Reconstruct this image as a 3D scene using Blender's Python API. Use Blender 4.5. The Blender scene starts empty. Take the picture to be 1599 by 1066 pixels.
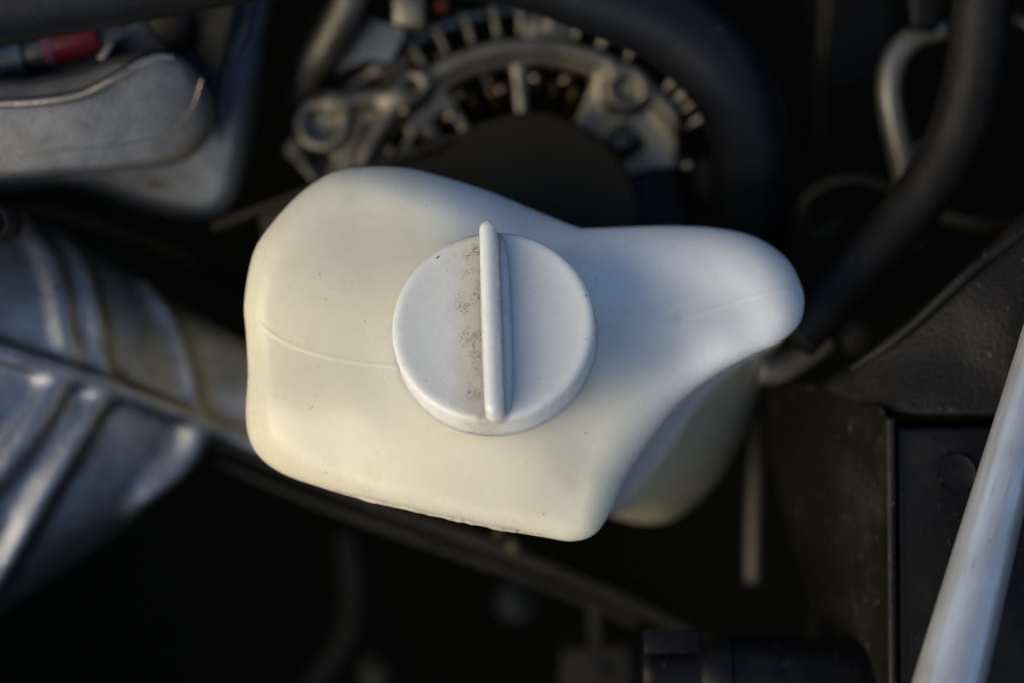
import bpy, bmesh, math, random
import numpy as np
from mathutils import Vector, Matrix, noise as mnoise
random.seed(4)
sc = bpy.context.scene
R_ = math.radians

# ------------------------------------------------------------------ camera, sky, sun, exposure
H = 0.60                      # camera height above the plane z = 0 (metres)
K = 0.0002                    # metres per photograph pixel on that plane
cd = bpy.data.cameras.new('camera')
cam = bpy.data.objects.new('camera', cd)
sc.collection.objects.link(cam)
cam.location = (0, 0, H)
cam.rotation_euler = (0, 0, 0)
cd.sensor_width = 36
cd.lens = 36 * H / (1599 * K)
cd.clip_start = 0.01
cd.clip_end = 60
cd.dof.use_dof = True
cd.dof.focus_distance = 0.598
cd.dof.aperture_fstop = 2.9
sc.camera = cam

SUN_EL, SUN_AZ = 33.0, 203.0     # azimuth measured anticlockwise from +X
w = bpy.data.worlds.new('World')
sc.world = w
w.use_nodes = True
nt = w.node_tree
sky = nt.nodes.new('ShaderNodeTexSky')
sky.sky_type = 'NISHITA'
sky.sun_disc = False
sky.sun_elevation = R_(SUN_EL)
sky.sun_rotation = R_(90 - SUN_AZ)
sky.air_density = 1.0
sky.dust_density = 2.0
sky.ozone_density = 2.4
nt.links.new(sky.outputs[0], nt.nodes['Background'].inputs[0])
nt.nodes['Background'].inputs[1].default_value = 0.13
sl = bpy.data.lights.new('sun', 'SUN')
sl.energy = 2.1
sl.angle = R_(62)
sl.color = (1.0, 0.84, 0.54)
so = bpy.data.objects.new('sun', sl)
sc.collection.objects.link(so)
sd = Vector((math.cos(R_(SUN_AZ)) * math.cos(R_(SUN_EL)), math.sin(R_(SUN_AZ)) * math.cos(R_(SUN_EL)), math.sin(R_(SUN_EL))))
so.rotation_euler = sd.to_track_quat('Z', 'Y').to_euler()
so.location = sd * 3
sc.view_settings.view_transform = 'Standard'
sc.view_settings.look = 'None'
sc.view_settings.gamma = 1
sc.view_settings.exposure = 0.22

# ------------------------------------------------------------------ helpers
def P(px, py, z=0.0):
    s = K * (H - z) / H
    return Vector(((px - 799.5) * s, (533 - py) * s, z))

def PA(p, z):
    s = K * (H - z) / H
    return np.stack([(p[:, 0] - 799.5) * s, (533 - p[:, 1]) * s, z], 1)

def S(n, z=0.0):
    return n * K * (H - z) / H

def link(o, parent=None):
    sc.collection.objects.link(o)
    if parent is not None:
        o.parent = parent
    return o

def mesh_obj(name, verts, faces, mat=None, parent=None, smooth=True, uvs=None):
    me = bpy.data.meshes.new(name)
    me.from_pydata([tuple(v) for v in verts], [], [tuple(f) for f in faces])
    if mat:
        me.materials.append(mat)
    if uvs is not None:
        ul = me.uv_layers.new(name='UVMap')
        li = np.empty(len(me.loops), dtype=np.int32)
        me.loops.foreach_get('vertex_index', li)
        ul.data.foreach_set('uv', np.asarray(uvs, dtype=np.float32)[li].ravel())
    if smooth:
        me.polygons.foreach_set('use_smooth', [True] * len(me.polygons))
    me.update()
    o = bpy.data.objects.new(name, me)
    return link(o, parent)

def bm_obj(name, bm, mat, parent=None, smooth=True):
    bmesh.ops.recalc_face_normals(bm, faces=bm.faces)
    me = bpy.data.meshes.new(name)
    bm.to_mesh(me)
    bm.free()
    me.materials.append(mat)
    if smooth:
        me.polygons.foreach_set('use_smooth', [True] * len(me.polygons))
    o = bpy.data.objects.new(name, me)
    return link(o, parent)

def tag(o, label=None, cat=None, group=None, kind=None):
    if label: o['label'] = label
    if cat: o['category'] = cat
    if group: o['group'] = group
    if kind: o['kind'] = kind
    return o

def thing(name, label, cat, loc=(0, 0, 0), group=None):
    o = bpy.data.objects.new(name, None)
    o.empty_display_size = 0.02
    o.location = loc
    link(o)
    return tag(o, label, cat, group)

def catmull(pts, n, closed=False):
    pts = [np.asarray(p, float) for p in pts]
    m = len(pts)
    out = []
    segs = m if closed else m - 1
    per = max(2, int(math.ceil(n / segs)))
    for i in range(segs):
        if closed:
            a, b, c, d = pts[(i - 1) % m], pts[i], pts[(i + 1) % m], pts[(i + 2) % m]
        else:
            b, c = pts[i], pts[i + 1]
            a = pts[i - 1] if i > 0 else 2 * b - c
            d = pts[i + 2] if i + 2 < m else 2 * c - b
        for k in range(per):
            t = k / per
            out.append(0.5 * ((2 * b) + (-a + c) * t + (2 * a - 5 * b + 4 * c - d) * t * t + (-a + 3 * b - 3 * c + d) * t ** 3))
    if not closed:
        out.append(pts[-1])
    return np.array(out)

def outward(o):
    b_ = bmesh.new(); b_.from_mesh(o.data)
    bmesh.ops.recalc_face_normals(b_, faces=b_.faces)
    b_.to_mesh(o.data); b_.free()
    return o

def sweep(name, path, rad, mat, parent=None, seg=20, n=40, rel=None, caps=True, flat=1.0, wob=0.0):
    """tube along world points; rad = number or list matched to path points"""
    if not hasattr(rad, '__len__'):
        rad = [rad] * len(path)
    q = catmull([(p[0], p[1], p[2], r) for p, r in zip(path, rad)], n)
    pts, rr = q[:, :3], q[:, 3]
    T = np.gradient(pts, axis=0)
    T /= np.linalg.norm(T, axis=1)[:, None] + 1e-12
    L = np.concatenate([[0], np.cumsum(np.linalg.norm(np.diff(pts, axis=0), axis=1))])
    up = np.array([0, 0, 1.0])
    if abs(T[0] @ up) > 0.9:
        up = np.array([1.0, 0, 0])
    N = np.cross(up, T[0]); N /= np.linalg.norm(N)
    verts, uvs = [], []
    for i in range(len(pts)):
        N = N - (N @ T[i]) * T[i]; N /= np.linalg.norm(N)
        B = np.cross(T[i], N)
        r = rr[i]
        for j in range(seg):
            a = 2 * math.pi * j / seg
            rj = r * (1 + (wob * mnoise.noise(Vector(pts[i] * 300) + Vector((a, 0, 0))) if wob else 0))
            verts.append(pts[i] + rj * (math.cos(a) * N + flat * math.sin(a) * B))
            uvs.append((L[i] / 0.01, 2 * math.pi * rr.mean() * (j if j <= seg // 2 else seg - j) / seg / 0.01))
    faces = []
    for i in range(len(pts) - 1):
        for j in range(seg):
            k = (j + 1) % seg
            faces.append((i * seg + j, i * seg + k, (i + 1) * seg + k, (i + 1) * seg + j))
    if caps:
        faces.append(tuple(range(seg))[::-1])
        faces.append(tuple((len(pts) - 1) * seg + j for j in range(seg)))
    return outward(mesh_obj(name, verts, faces, mat, parent, True, uvs))

def lathe(name, prof, mat, parent=None, seg=64, mtx=None, smooth=True):
    verts, faces = [], []
    for (r, z) in prof:
        for j in range(seg):
            a = 2 * math.pi * j / seg
            v = Vector((r * math.cos(a), r * math.sin(a), z))
            verts.append(mtx @ v if mtx else v)
    for i in range(len(prof) - 1):
        for j in range(seg):
            k = (j + 1) % seg
            faces.append((i * seg + j, i * seg + k, (i + 1) * seg + k, (i + 1) * seg + j))
    faces.append(tuple(range(seg))[::-1])
    faces.append(tuple((len(prof) - 1) * seg + j for j in range(seg)))
    o = outward(mesh_obj(name, verts, faces, mat, parent, smooth))
    if smooth:
        o.data.set_sharp_from_angle(angle=R_(40))
    return o

def polybox(name, pts, mat, parent=None, bevel=0.0, segs=2, depth=None):
    """prism: pts = [(x,y,ztop)] world, extruded down by depth; bevelled"""
    bm = bmesh.new()
    top = [bm.verts.new(p) for p in pts]
    bot = [bm.verts.new((p[0], p[1], p[2] - depth)) for p in pts]
    n = len(pts)
    bm.faces.new(top)
    bm.faces.new(bot[::-1])
    for i in range(n):
        bm.faces.new((top[i], bot[i], bot[(i + 1) % n], top[(i + 1) % n]))
    bmesh.ops.recalc_face_normals(bm, faces=bm.faces)
    if bevel:
        bmesh.ops.bevel(bm, geom=bm.edges[:], offset=bevel, segments=segs, profile=0.5, affect='EDGES', clamp_overlap=True)
    o = bm_obj(name, bm, mat, parent, True)
    o.data.set_sharp_from_angle(angle=R_(35))
    return o

def hexbolt(name, loc, r, mat, parent, h=None, axis=None):
    h = h or r * 0.8
    bm = bmesh.new()
    bmesh.ops.create_cone(bm, cap_ends=True, segments=32, radius1=r * 1.45, radius2=r * 1.4, depth=h * 0.25, matrix=Matrix.Translation((0, 0, h * 0.12)))
    g = bmesh.ops.create_cone(bm, cap_ends=True, segments=6, radius1=r, radius2=r * 0.96, depth=h, matrix=Matrix.Translation((0, 0, h * 0.6)))
    es = [e for e in bm.edges if all(v.co.z > h for v in e.verts)]
    bmesh.ops.bevel(bm, geom=es, offset=r * 0.12, segments=2, affect='EDGES', profile=0.5)
    M = Matrix.Translation(loc)
    if axis is not None:
        M = M @ Vector(axis).to_track_quat('Z', 'Y').to_matrix().to_4x4()
    bmesh.ops.transform(bm, matrix=M, verts=bm.verts)
    o = bm_obj(name, bm, mat, parent)
    o.data.set_sharp_from_angle(angle=R_(35))
    return o

# --- signed-distance modelling (surface nets)
def surfnet(f, lo, hi, h):
    ax = [np.arange(lo[i] - 2 * h, hi[i] + 2 * h, h) for i in range(3)]
    X, Y, Z = np.meshgrid(*ax, indexing='ij')
    F = f(X, Y, Z)
    Sg = F < 0
    n = np.array(F.shape)
    acc = np.zeros(tuple(n - 1) + (3,)); cnt = np.zeros(tuple(n - 1))
    crosses = []
    for a in range(3):
        s0 = [slice(None)] * 3; s1 = [slice(None)] * 3
        s0[a] = slice(0, -1); s1[a] = slice(1, None)
        A, B = F[tuple(s0)], F[tuple(s1)]
        cr = Sg[tuple(s0)] != Sg[tuple(s1)]
        crosses.append(cr)
        t = np.where(cr, A / np.where(cr, A - B, 1), 0)
        o1, o2 = [b for b in range(3) if b != a]
        for d1 in (0, 1):
            for d2 in (0, 1):
                sl_ = [slice(None)] * 3
                sl_[o1] = slice(d1, n[o1] - 1 + d1); sl_[o2] = slice(d2, n[o2] - 1 + d2)
                c = cr[tuple(sl_)]; tt = t[tuple(sl_)]
                cnt += c
                acc[..., a] += tt
                acc[..., o1] += d1 * c
                acc[..., o2] += d2 * c
    m = cnt > 0
    idx = -np.ones(tuple(n - 1), int)
    idx[m] = np.arange(m.sum())
    base = np.argwhere(m)
    V = (base + acc[m] / cnt[m][:, None]) * h + np.array([ax[0][0], ax[1][0], ax[2][0]])
    faces = []
    for a in range(3):
        o1, o2 = [(1, 2), (2, 0), (0, 1)][a]
        e = np.argwhere(crosses[a])
        ok = (e[:, o1] > 0) & (e[:, o2] > 0) & (e[:, o1] < n[o1] - 1) & (e[:, o2] < n[o2] - 1)
        e = e[ok]
        if len(e) == 0: continue
        q = []
        for d1, d2 in ((1, 1), (0, 1), (0, 0), (1, 0)):
            c = e.copy(); c[:, o1] -= d1; c[:, o2] -= d2
            q.append(idx[c[:, 0], c[:, 1], c[:, 2]])
        q = np.stack(q, 1)
        flip = ~Sg[e[:, 0], e[:, 1], e[:, 2]]
        q[flip] = q[flip][:, ::-1]
        faces.append(q)
    Fc = np.concatenate(faces)
    return V, Fc

def sdf_obj(name, f, lo, hi, h, mat, parent=None):
    V, Fc = surfnet(f, lo, hi, h)
    return outward(mesh_obj(name, V, Fc.tolist(), mat, parent, True))

def cap_sdf(X, Y, Z, a, b, ra, rb=None, sq=1.0):
    rb = ra if rb is None else rb
    ax, ay, az = a; bx, by, bz = b
    d = np.array([bx - ax, by - ay, bz - az]); L2 = max(d @ d, 1e-12)
    t = np.clip(((X - ax) * d[0] + (Y - ay) * d[1] + (Z - az) * d[2]) / L2, 0, 1)
    return np.sqrt((X - ax - t * d[0]) ** 2 + (Y - ay - t * d[1]) ** 2 + ((Z - az - t * d[2]) / sq) ** 2) - (ra + (rb - ra) * t)

def smin(a, b, k):
    h_ = np.clip(0.5 + 0.5 * (b - a) / k, 0, 1)
    return b + (a - b) * h_ - k * h_ * (1 - h_)

def smax(a, b, k):
    return -smin(-a, -b, k)

def chain(X, Y, Z, pts, r, sq=1.0):
    out = None
    rr = r if hasattr(r, '__len__') else [r] * len(pts)
    for i in range(len(pts) - 1):
        c = cap_sdf(X, Y, Z, pts[i], pts[i + 1], rr[i], rr[i + 1], sq)
        out = c if out is None else np.minimum(out, c)
    return out

def drape(f, pts, z0=0.05, off=0.0016):
    """drop photo-plane points onto the sdf surface f, seen from above"""
    out = []
    for (px, py) in catmull(pts, max(12, 3 * (len(pts) - 1))):
        z = z0
        for _ in range(90):
            p = P(px, py, z)
            d = float(f(np.array([p.x]), np.array([p.y]), np.array([z]))[0])
            if d < 2e-4: break
            z -= max(d * 0.55, 1e-4)
            if z < -0.135: z = -0.135; break
        out.append(tuple(P(px, py, z + off)))
    return out

# --- thin-plate spline height field
def tps(ctrl):
    c = np.array([[a, b] for a, b, _ in ctrl], float) / 100; v = np.array([q[2] for q in ctrl], float)
    def U(r2): return np.where(r2 > 1e-12, 0.5 * r2 * np.log(np.maximum(r2, 1e-12)), 0)
    n = len(c)
    A = np.zeros((n + 3, n + 3))
    r2 = ((c[:, None] - c[None]) ** 2).sum(-1)
    A[:n, :n] = U(r2) + np.eye(n) * 0.12
    A[:n, n] = 1; A[:n, n + 1:] = c
    A[n, :n] = 1; A[n + 1:, :n] = c.T
    wgt = np.linalg.solve(A, np.concatenate([v, [0, 0, 0]]))
    def f(p):
        p = np.asarray(p, float) / 100
        r2 = ((p[:, None] - c[None]) ** 2).sum(-1)
        return U(r2) @ wgt[:n] + wgt[n] + p @ wgt[n + 1:]
    return f

def polydist(p, poly):
    a = poly; b = np.roll(poly, -1, 0); d = b - a
    L2 = (d ** 2).sum(1) + 1e-9
    out = np.full(len(p), 1e9)
    for i in range(len(a)):
        t = np.clip(((p - a[i]) @ d[i]) / L2[i], 0, 1)
        q = a[i] + t[:, None] * d[i]
        out = np.minimum(out, np.sqrt(((p - q) ** 2).sum(1)))
    return out

def pillow(name, outline, centre, hmm, mat, parent, lower=None, nth=240, rings=44, walls=10, zl=-70, zb=-90, relief=None):
    """moulded body: outline [(px,py,R)], hmm(points)->height in mm, rounded rim, then walls down to a lower outline"""
    dense = catmull(outline, 260, True)
    c = np.array(centre, float)
    def ray(dn):
        ang = np.unwrap(np.arctan2(dn[:, 1] - c[1], dn[:, 0] - c[0]))
        if ang[-1] < ang[0]: dn = dn[::-1]; ang = ang[::-1]
        a0 = ang[0]
        th = a0 + np.arange(nth) / nth * 2 * math.pi
        aa = np.concatenate([ang - 2 * math.pi, ang, ang + 2 * math.pi]); dd = np.concatenate([dn, dn, dn])
        o_ = np.argsort(aa, kind='stable')
        tt = np.arange(nth) / nth * 2 * math.pi
        k0 = np.stack([np.interp(tt + 2 * math.pi * round(a0 / (2 * math.pi)), aa[o_], dd[o_, k]) for k in range(dd.shape[1])], 1)
        return k0
    O = ray(dense)
    lowd = catmull(lower, 260, True) if lower else None
    Lo = ray(lowd)[:, :2] if lower else c + (O[:, :2] - c) * 0.94
    Rr = O[:, 2]
    verts = []; rows = []
    s = np.linspace(0.02, 1, rings)
    for si in s:
        t = 1 - (1 - si) ** 2.2
        p = c + t * (O[:, :2] - c)
        d = polydist(p, dense[:, :2]) if t < 0.99999 else np.zeros(nth)
        x = np.clip(1 - d / Rr, 0, 1)
        drop = Rr * 0.2 * (1 - np.sqrt(np.maximum(1 - x * x, 0)))
        z = (hmm(p) - drop + (relief(p) if relief else 0)) / 1000
        rows.append(PA(p, z)); last = z; lastp = p
    for k in range(1, walls + 1):
        u = k / walls
        e = u * u * (3 - 2 * u)
        p = lastp + (Lo - lastp) * e
        z = last + (zl / 1000 - last) * u
        rows.append(PA(p, z))
    for k in range(1, 6):
        a = k / 5 * math.pi / 2
        p = c + (Lo - c) * (1 - 0.10 * (1 - math.cos(a)))
        z = np.full(nth, (zl + (zb - zl) * math.sin(a)) / 1000)
        rows.append(PA(p, z))
    V = np.concatenate(rows); nr = len(rows)
    faces = []
    for i in range(nr - 1):
        for j in range(nth):
            k = (j + 1) % nth
            faces.append((i * nth + j, (i + 1) * nth + j, (i + 1) * nth + k, i * nth + k))
    V = V.tolist()
    V.append(list(rows[0].mean(0))); faces += [(len(V) - 1, j, (j + 1) % nth) for j in range(nth)]
    V.append(list(rows[-1].mean(0))); faces += [(len(V) - 1, (nr - 1) * nth + (j + 1) % nth, (nr - 1) * nth + j) for j in range(nth)]
    o = mesh_obj(name, V, faces, mat, parent, True)
    bm = bmesh.new(); bm.from_mesh(o.data)
    bmesh.ops.recalc_face_normals(bm, faces=bm.faces)
    bm.to_mesh(o.data); bm.free()
    return o, dense

# ------------------------------------------------------------------ materials
class NT:
    def __init__(s, name):
        s.m = bpy.data.materials.new(name); s.m.use_nodes = True
        s.t = s.m.node_tree; s.b = s.t.nodes['Principled BSDF']
        s.tc = s.n('ShaderNodeTexCoord')
    def n(s, ty, **kw):
        o = s.t.nodes.new(ty)
        for k, v in kw.items():
            if k in o.inputs.keys() if not hasattr(o, k) else False: o.inputs[k].default_value = v
            else: setattr(o, k, v)
        return o
    def l(s, a, b): s.t.links.new(a, b)
    def noise(s, scale, detail=3, rough=0.5, vec=None, coord='Object'):
        o = s.n('ShaderNodeTexNoise'); o.inputs['Scale'].default_value = scale
        o.inputs['Detail'].default_value = detail; o.inputs['Roughness'].default_value = rough
        s.l(vec or s.tc.outputs[coord], o.inputs['Vector']); return o.outputs['Fac']
    def ramp(s, fac, stops):
        r = s.n('ShaderNodeValToRGB'); el = r.color_ramp.elements
        while len(el) < len(stops): el.new(0.5)
        for e, (p, c) in zip(el, stops):
            e.position = p; e.color = (c if len(c) == 4 else (*c, 1)) if hasattr(c, '__len__') else (c, c, c, 1)
        s.l(fac, r.inputs[0]); return r.outputs[0]
    def mix(s, fac, a, b, mode='MIX'):
        m = s.n('ShaderNodeMix'); m.data_type = 'RGBA'; m.blend_type = mode
        if hasattr(fac, 'is_output'): s.l(fac, m.inputs[0])
        else: m.inputs[0].default_value = fac
        for i, v in ((6, a), (7, b)):
            if hasattr(v, 'is_output'): s.l(v, m.inputs[i])
            else: m.inputs[i].default_value = (*v, 1)
        return m.outputs[2]
    def math(s, op, a, b=None, clamp=False):
        m = s.n('ShaderNodeMath'); m.operation = op; m.use_clamp = clamp
        for i, v in ((0, a), (1, b)):
            if v is None: continue
            if hasattr(v, 'is_output'): s.l(v, m.inputs[i])
            else: m.inputs[i].default_value = v
        return m.outputs[0]
    def xyz(s, coord='Object'):
        x = s.n('ShaderNodeSeparateXYZ'); s.l(s.tc.outputs[coord], x.inputs[0]); return x.outputs
    def bump(s, h, strength=0.3, dist=0.0005, prev=None):
        b = s.n('ShaderNodeBump'); b.inputs['Strength'].default_value = strength; b.inputs['Distance'].default_value = dist
        s.l(h, b.inputs['Height'])
        if prev: s.l(prev, b.inputs['Normal'])
        s.l(b.outputs[0], s.b.inputs['Normal']); return b.outputs[0]
    def set(s, **kw):
        for k, v in kw.items():
            i = s.b.inputs[k.replace('_', ' ')]
            if hasattr(v, 'is_output'): s.l(v, i)
            else: i.default_value = (*v, 1) if hasattr(v, '__len__') and len(v) == 3 and i.type == 'RGBA' else v
        return s.m

def mat_tank():
    m = NT('aged_translucent_plastic')
    X = m.xyz()
    g = m.math('ADD', m.math('MULTIPLY', X[0], -6.0), m.math('MULTIPLY', X[1], -5.0))
    g = m.math('ADD', g, m.math('MULTIPLY', m.noise(18, 3), 0.9))
    aged = m.ramp(g, [(0.12, (0.80, 0.80, 0.78)), (0.45, (0.76, 0.73, 0.60)), (0.92, (0.75, 0.695, 0.52))])
    st = m.ramp(m.noise(60, 5, 0.65), [(0.58, 0.0), (0.80, 0.5)])
    c = m.mix(st, aged, (0.52, 0.48, 0.34))
    sp = m.ramp(m.noise(420, 2, 0.4), [(0.73, 0.0), (0.80, 0.55)])
    c = m.mix(sp, c, (0.30, 0.26, 0.18))
    # olive coolant tint below a set height, darkened to paint in the flank's shade
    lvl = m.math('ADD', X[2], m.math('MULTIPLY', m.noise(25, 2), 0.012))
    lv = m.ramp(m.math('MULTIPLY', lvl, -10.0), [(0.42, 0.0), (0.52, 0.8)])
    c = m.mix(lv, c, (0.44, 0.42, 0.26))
    # faint brown smears and scuffs
    mp = m.n('ShaderNodeMapping'); mp.inputs['Scale'].default_value = (1, 2.6, 1); mp.inputs['Rotation'].default_value = (0, 0, 0.5)
    m.l(m.tc.outputs['Object'], mp.inputs[0])
    sm = m.ramp(m.noise(75, 6, 0.7, mp.outputs[0]), [(0.60, 0.0), (0.80, 0.35)])
    c = m.mix(sm, c, (0.50, 0.46, 0.33))
    m.bump(m.noise(900, 2), 0.05, 0.0002, m.bump(m.noise(90, 3), 0.12, 0.0006))
    return m.set(Base_Color=c, Roughness=m.math('ADD', m.math('MULTIPLY', m.noise(70, 3), 0.16), 0.20),
                 Subsurface_Weight=0.85, Subsurface_Radius=(1.0, 0.85, 0.55), Subsurface_Scale=0.014, IOR=1.45, Specular_IOR_Level=0.45)

def mat_cap():
    m = NT('white_cap_plastic')
    X = m.xyz()
    base = m.mix(m.noise(45, 3), (0.73, 0.73, 0.70), (0.66, 0.66, 0.63))
    # grime gathered along the left foot of the grip and a thinner film across the left half
    dist = m.math('MULTIPLY', m.math('ABSOLUTE', m.math('ADD', X[0], 0.0050)), m.math('ADD', m.math('MULTIPLY', m.noise(95, 4, 0.7), 1.6), 0.25))
    band = m.math('SUBTRACT', 1.0, m.math('DIVIDE', dist, 0.0105), True)
    low = m.math('LESS_THAN', X[2], 0.0150)
    band = m.math('MULTIPLY', band, low)
    film = m.ramp(m.math('MULTIPLY', band, m.math('ADD', m.noise(120, 4, 0.7), 0.45)), [(0.02, 0.0), (0.9, 0.62)])
    base = m.mix(film, base, (0.45, 0.40, 0.31))
    spn = m.noise(2600, 2, 0.6)
    thr = m.math('ADD', spn, m.math('MULTIPLY', band, 0.165))
    spk = m.ramp(m.math('MULTIPLY', thr, m.ramp(m.noise(220, 2), [(0.42, 0.78), (0.62, 1.0)])), [(0.645, 0.0), (0.72, 0.9)])
    base = m.mix(spk, base, (0.16, 0.12, 0.08))
    sp2 = m.ramp(m.noise(700, 1, 0.3), [(0.775, 0.0), (0.80, 0.9)])
    base = m.mix(sp2, base, (0.15, 0.12, 0.09))
    m.bump(m.noise(1500, 2), 0.06, 0.0002)
    return m.set(Base_Color=base, Roughness=m.math('ADD', m.math('MULTIPLY', m.noise(150, 3), 0.15), 0.20),
                 Subsurface_Weight=0.9, Subsurface_Radius=(1, 0.95, 0.85), Subsurface_Scale=0.009, Specular_IOR_Level=0.5)

def mat_cast(name, col, rough=0.42, met=0.9, dirt=0.5, bump=0.35):
    m = NT(name)
    n1 = m.noise(130, 4, 0.6)
    c = m.mix(m.ramp(n1, [(0.35, 0.0), (0.7, 1.0)]), col, tuple(v * 0.72 for v in col))
    d = m.ramp(m.noise(28, 5, 0.6), [(0.45, 0.0), (0.75, dirt)])
    c = m.mix(d, c, (0.07, 0.06, 0.045))
    m.bump(m.noise(1100, 3, 0.6), bump, 0.0006, m.bump(m.noise(45, 3), 0.45, 0.0016))
    return m.set(Base_Color=c, Metallic=met, Roughness=m.math('ADD', m.math('MULTIPLY', m.noise(90, 4), 0.25), rough - 0.1))

def mat_black(name, col=(0.012, 0.012, 0.012), rough=0.5, dust=0.3, bump=0.2, spec=0.4, dustcol=(0.09, 0.08, 0.06)):
    m = NT(name)
    d = m.ramp(m.noise(35, 6, 0.7), [(0.48, 0.0), (0.8, dust)])
    c = m.mix(d, col, dustcol)
    sp = m.ramp(m.noise(330, 4, 0.6), [(0.64, 0.0), (0.74, min(1.0, dust * 1.2))])
    c = m.mix(sp, c, tuple(v * 2.6 for v in dustcol))
    m.bump(m.noise(700, 3), bump, 0.0004)
    return m.set(Base_Color=c, Roughness=m.math('ADD', m.math('MULTIPLY', m.noise(80, 4), 0.25), rough - 0.12), Specular_IOR_Level=spec)

def mat_hose():
    m = NT('woven_rubber')
    uv = m.tc.outputs['UV']
    def wav(ang):
        mp = m.n('ShaderNodeMapping'); mp.inputs['Rotation'].default_value = (0, 0, ang)
        m.l(uv, mp.inputs[0])
        wv = m.n('ShaderNodeTexWave'); wv.inputs['Scale'].default_value = 2.6; wv.inputs['Distortion'].default_value = 0.3
        m.l(mp.outputs[0], wv.inputs[0]); return wv.outputs['Fac']
    h = m.math('MULTIPLY', wav(0.8), wav(-0.8))
    c = m.mix(m.ramp(m.noise(40, 5, 0.7), [(0.5, 0.0), (0.85, 0.5)]), (0.004, 0.0045, 0.006), (0.018, 0.018, 0.017))
    c = m.mix(m.ramp(m.noise(330, 3, 0.6), [(0.67, 0.0), (0.76, 0.6)]), c, (0.10, 0.10, 0.10))
    m.bump(h, 0.15, 0.0003, m.bump(m.noise(120, 3), 0.3, 0.0008))
    return m.set(Base_Color=c, Roughness=m.math('ADD', m.math('MULTIPLY', m.noise(70, 4), 0.3), 0.30), Specular_IOR_Level=0.36)

def mat_paint():
    m = NT('white_painted_steel')
    c = m.mix(m.ramp(m.noise(40, 4), [(0.4, 0.0), (0.7, 1.0)]), (0.60, 0.605, 0.62), (0.46, 0.45, 0.43))
    mp = m.n('ShaderNodeMapping'); mp.inputs['Scale'].default_value = (0.25, 3, 1); m.l(m.tc.outputs['UV'], mp.inputs[0])
    scn = m.noise(2.5, 6, 0.75, mp.outputs[0])
    c = m.mix(m.ramp(scn, [(0.55, 0.0), (0.70, 0.7)]), c, (0.20, 0.18, 0.15))
    c = m.mix(m.ramp(m.noise(420, 3, 0.6), [(0.68, 0.0), (0.77, 0.8)]), c, (0.13, 0.12, 0.10))
    m.bump(scn, 0.1, 0.0003)
    return m.set(Base_Color=c, Roughness=m.math('ADD', m.math('MULTIPLY', m.noise(60, 4), 0.2), 0.22), Metallic=0.6, Specular_IOR_Level=0.5)

def mat_flat(name, col, rough=0.5, met=0.0, var=0.25):
    m = NT(name)
    c = m.mix(m.ramp(m.noise(90, 4, 0.6), [(0.4, 0.0), (0.75, 1.0)]), col, tuple(v * (1 - var) for v in col))
    m.bump(m.noise(400, 3), 0.15, 0.0004)
    return m.set(Base_Color=c, Roughness=rough, Metallic=met)

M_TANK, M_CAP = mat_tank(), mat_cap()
M_SEAM = mat_flat('seam_plastic', (0.62, 0.58, 0.45), 0.45, 0, 0.3)
M_CRUST = mat_flat('crusted_plastic', (0.62, 0.56, 0.42), 0.6, 0, 0.5)
M_CAST = mat_cast('cast_aluminium', (0.36, 0.375, 0.40), 0.30, 0.95, 0.75, 0.7)
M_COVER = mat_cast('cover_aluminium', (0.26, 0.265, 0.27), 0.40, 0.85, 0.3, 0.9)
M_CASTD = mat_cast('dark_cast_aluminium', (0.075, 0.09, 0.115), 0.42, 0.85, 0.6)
M_ALT = mat_cast('alternator_aluminium', (0.32, 0.29, 0.225), 0.40, 0.92, 0.75)
M_STEEL = mat_cast('worn_steel', (0.45, 0.40, 0.31), 0.26, 1.0, 0.4)
M_RUB = mat_black('black_rubber', (0.006, 0.0055, 0.005), 0.55, 0.4, 0.4, 0.2, (.04,.038,.03))
M_BELT = mat_black('dusty_belt_rubber', (0.026, 0.0235, 0.017), 0.65, 0.25, 0.2, 0.12, (.05,.04,.028))
M_PLA = mat_black('black_plastic', (0.003, 0.003, 0.0035), 0.42, 0.35, 0.3, 0.2, (0.035, 0.034, 0.03))
M_PLAD = mat_black('dusty_black_plastic', (0.0055, 0.005, 0.004), 0.5, 0.9, 1.0, 0.22, (0.030, 0.027, 0.021))
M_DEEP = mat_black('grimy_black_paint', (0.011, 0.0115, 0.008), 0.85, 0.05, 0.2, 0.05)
M_HOSE = mat_hose()
M_PAINT = mat_paint()
M_PIPE = mat_flat('dull_pale_pipe', (0.36, 0.33, 0.27), 0.36, 0.6)
M_TAN = mat_flat('tan_metal', (0.10, 0.082, 0.05), 0.5, 0.6)
M_RED = mat_flat('red_plastic', (0.26, 0.02, 0.05), 0.45)
M_PINK = mat_flat('pink_plastic', (0.55, 0.14, 0.30), 0.4)
M_ORANGE = mat_flat('orange_plastic', (0.6, 0.12, 0.03), 0.5)
M_COPPER = mat_flat('varnished_copper', (0.16, 0.11, 0.05), 0.35, 0.8)
M_GREYP = mat_flat('grey_plastic', (0.10, 0.11, 0.12), 0.4)
M_RAIL = mat_cast('dark_painted_rail', (0.008, 0.0075, 0.006), 0.6, 0.2, 0.5)

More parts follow.
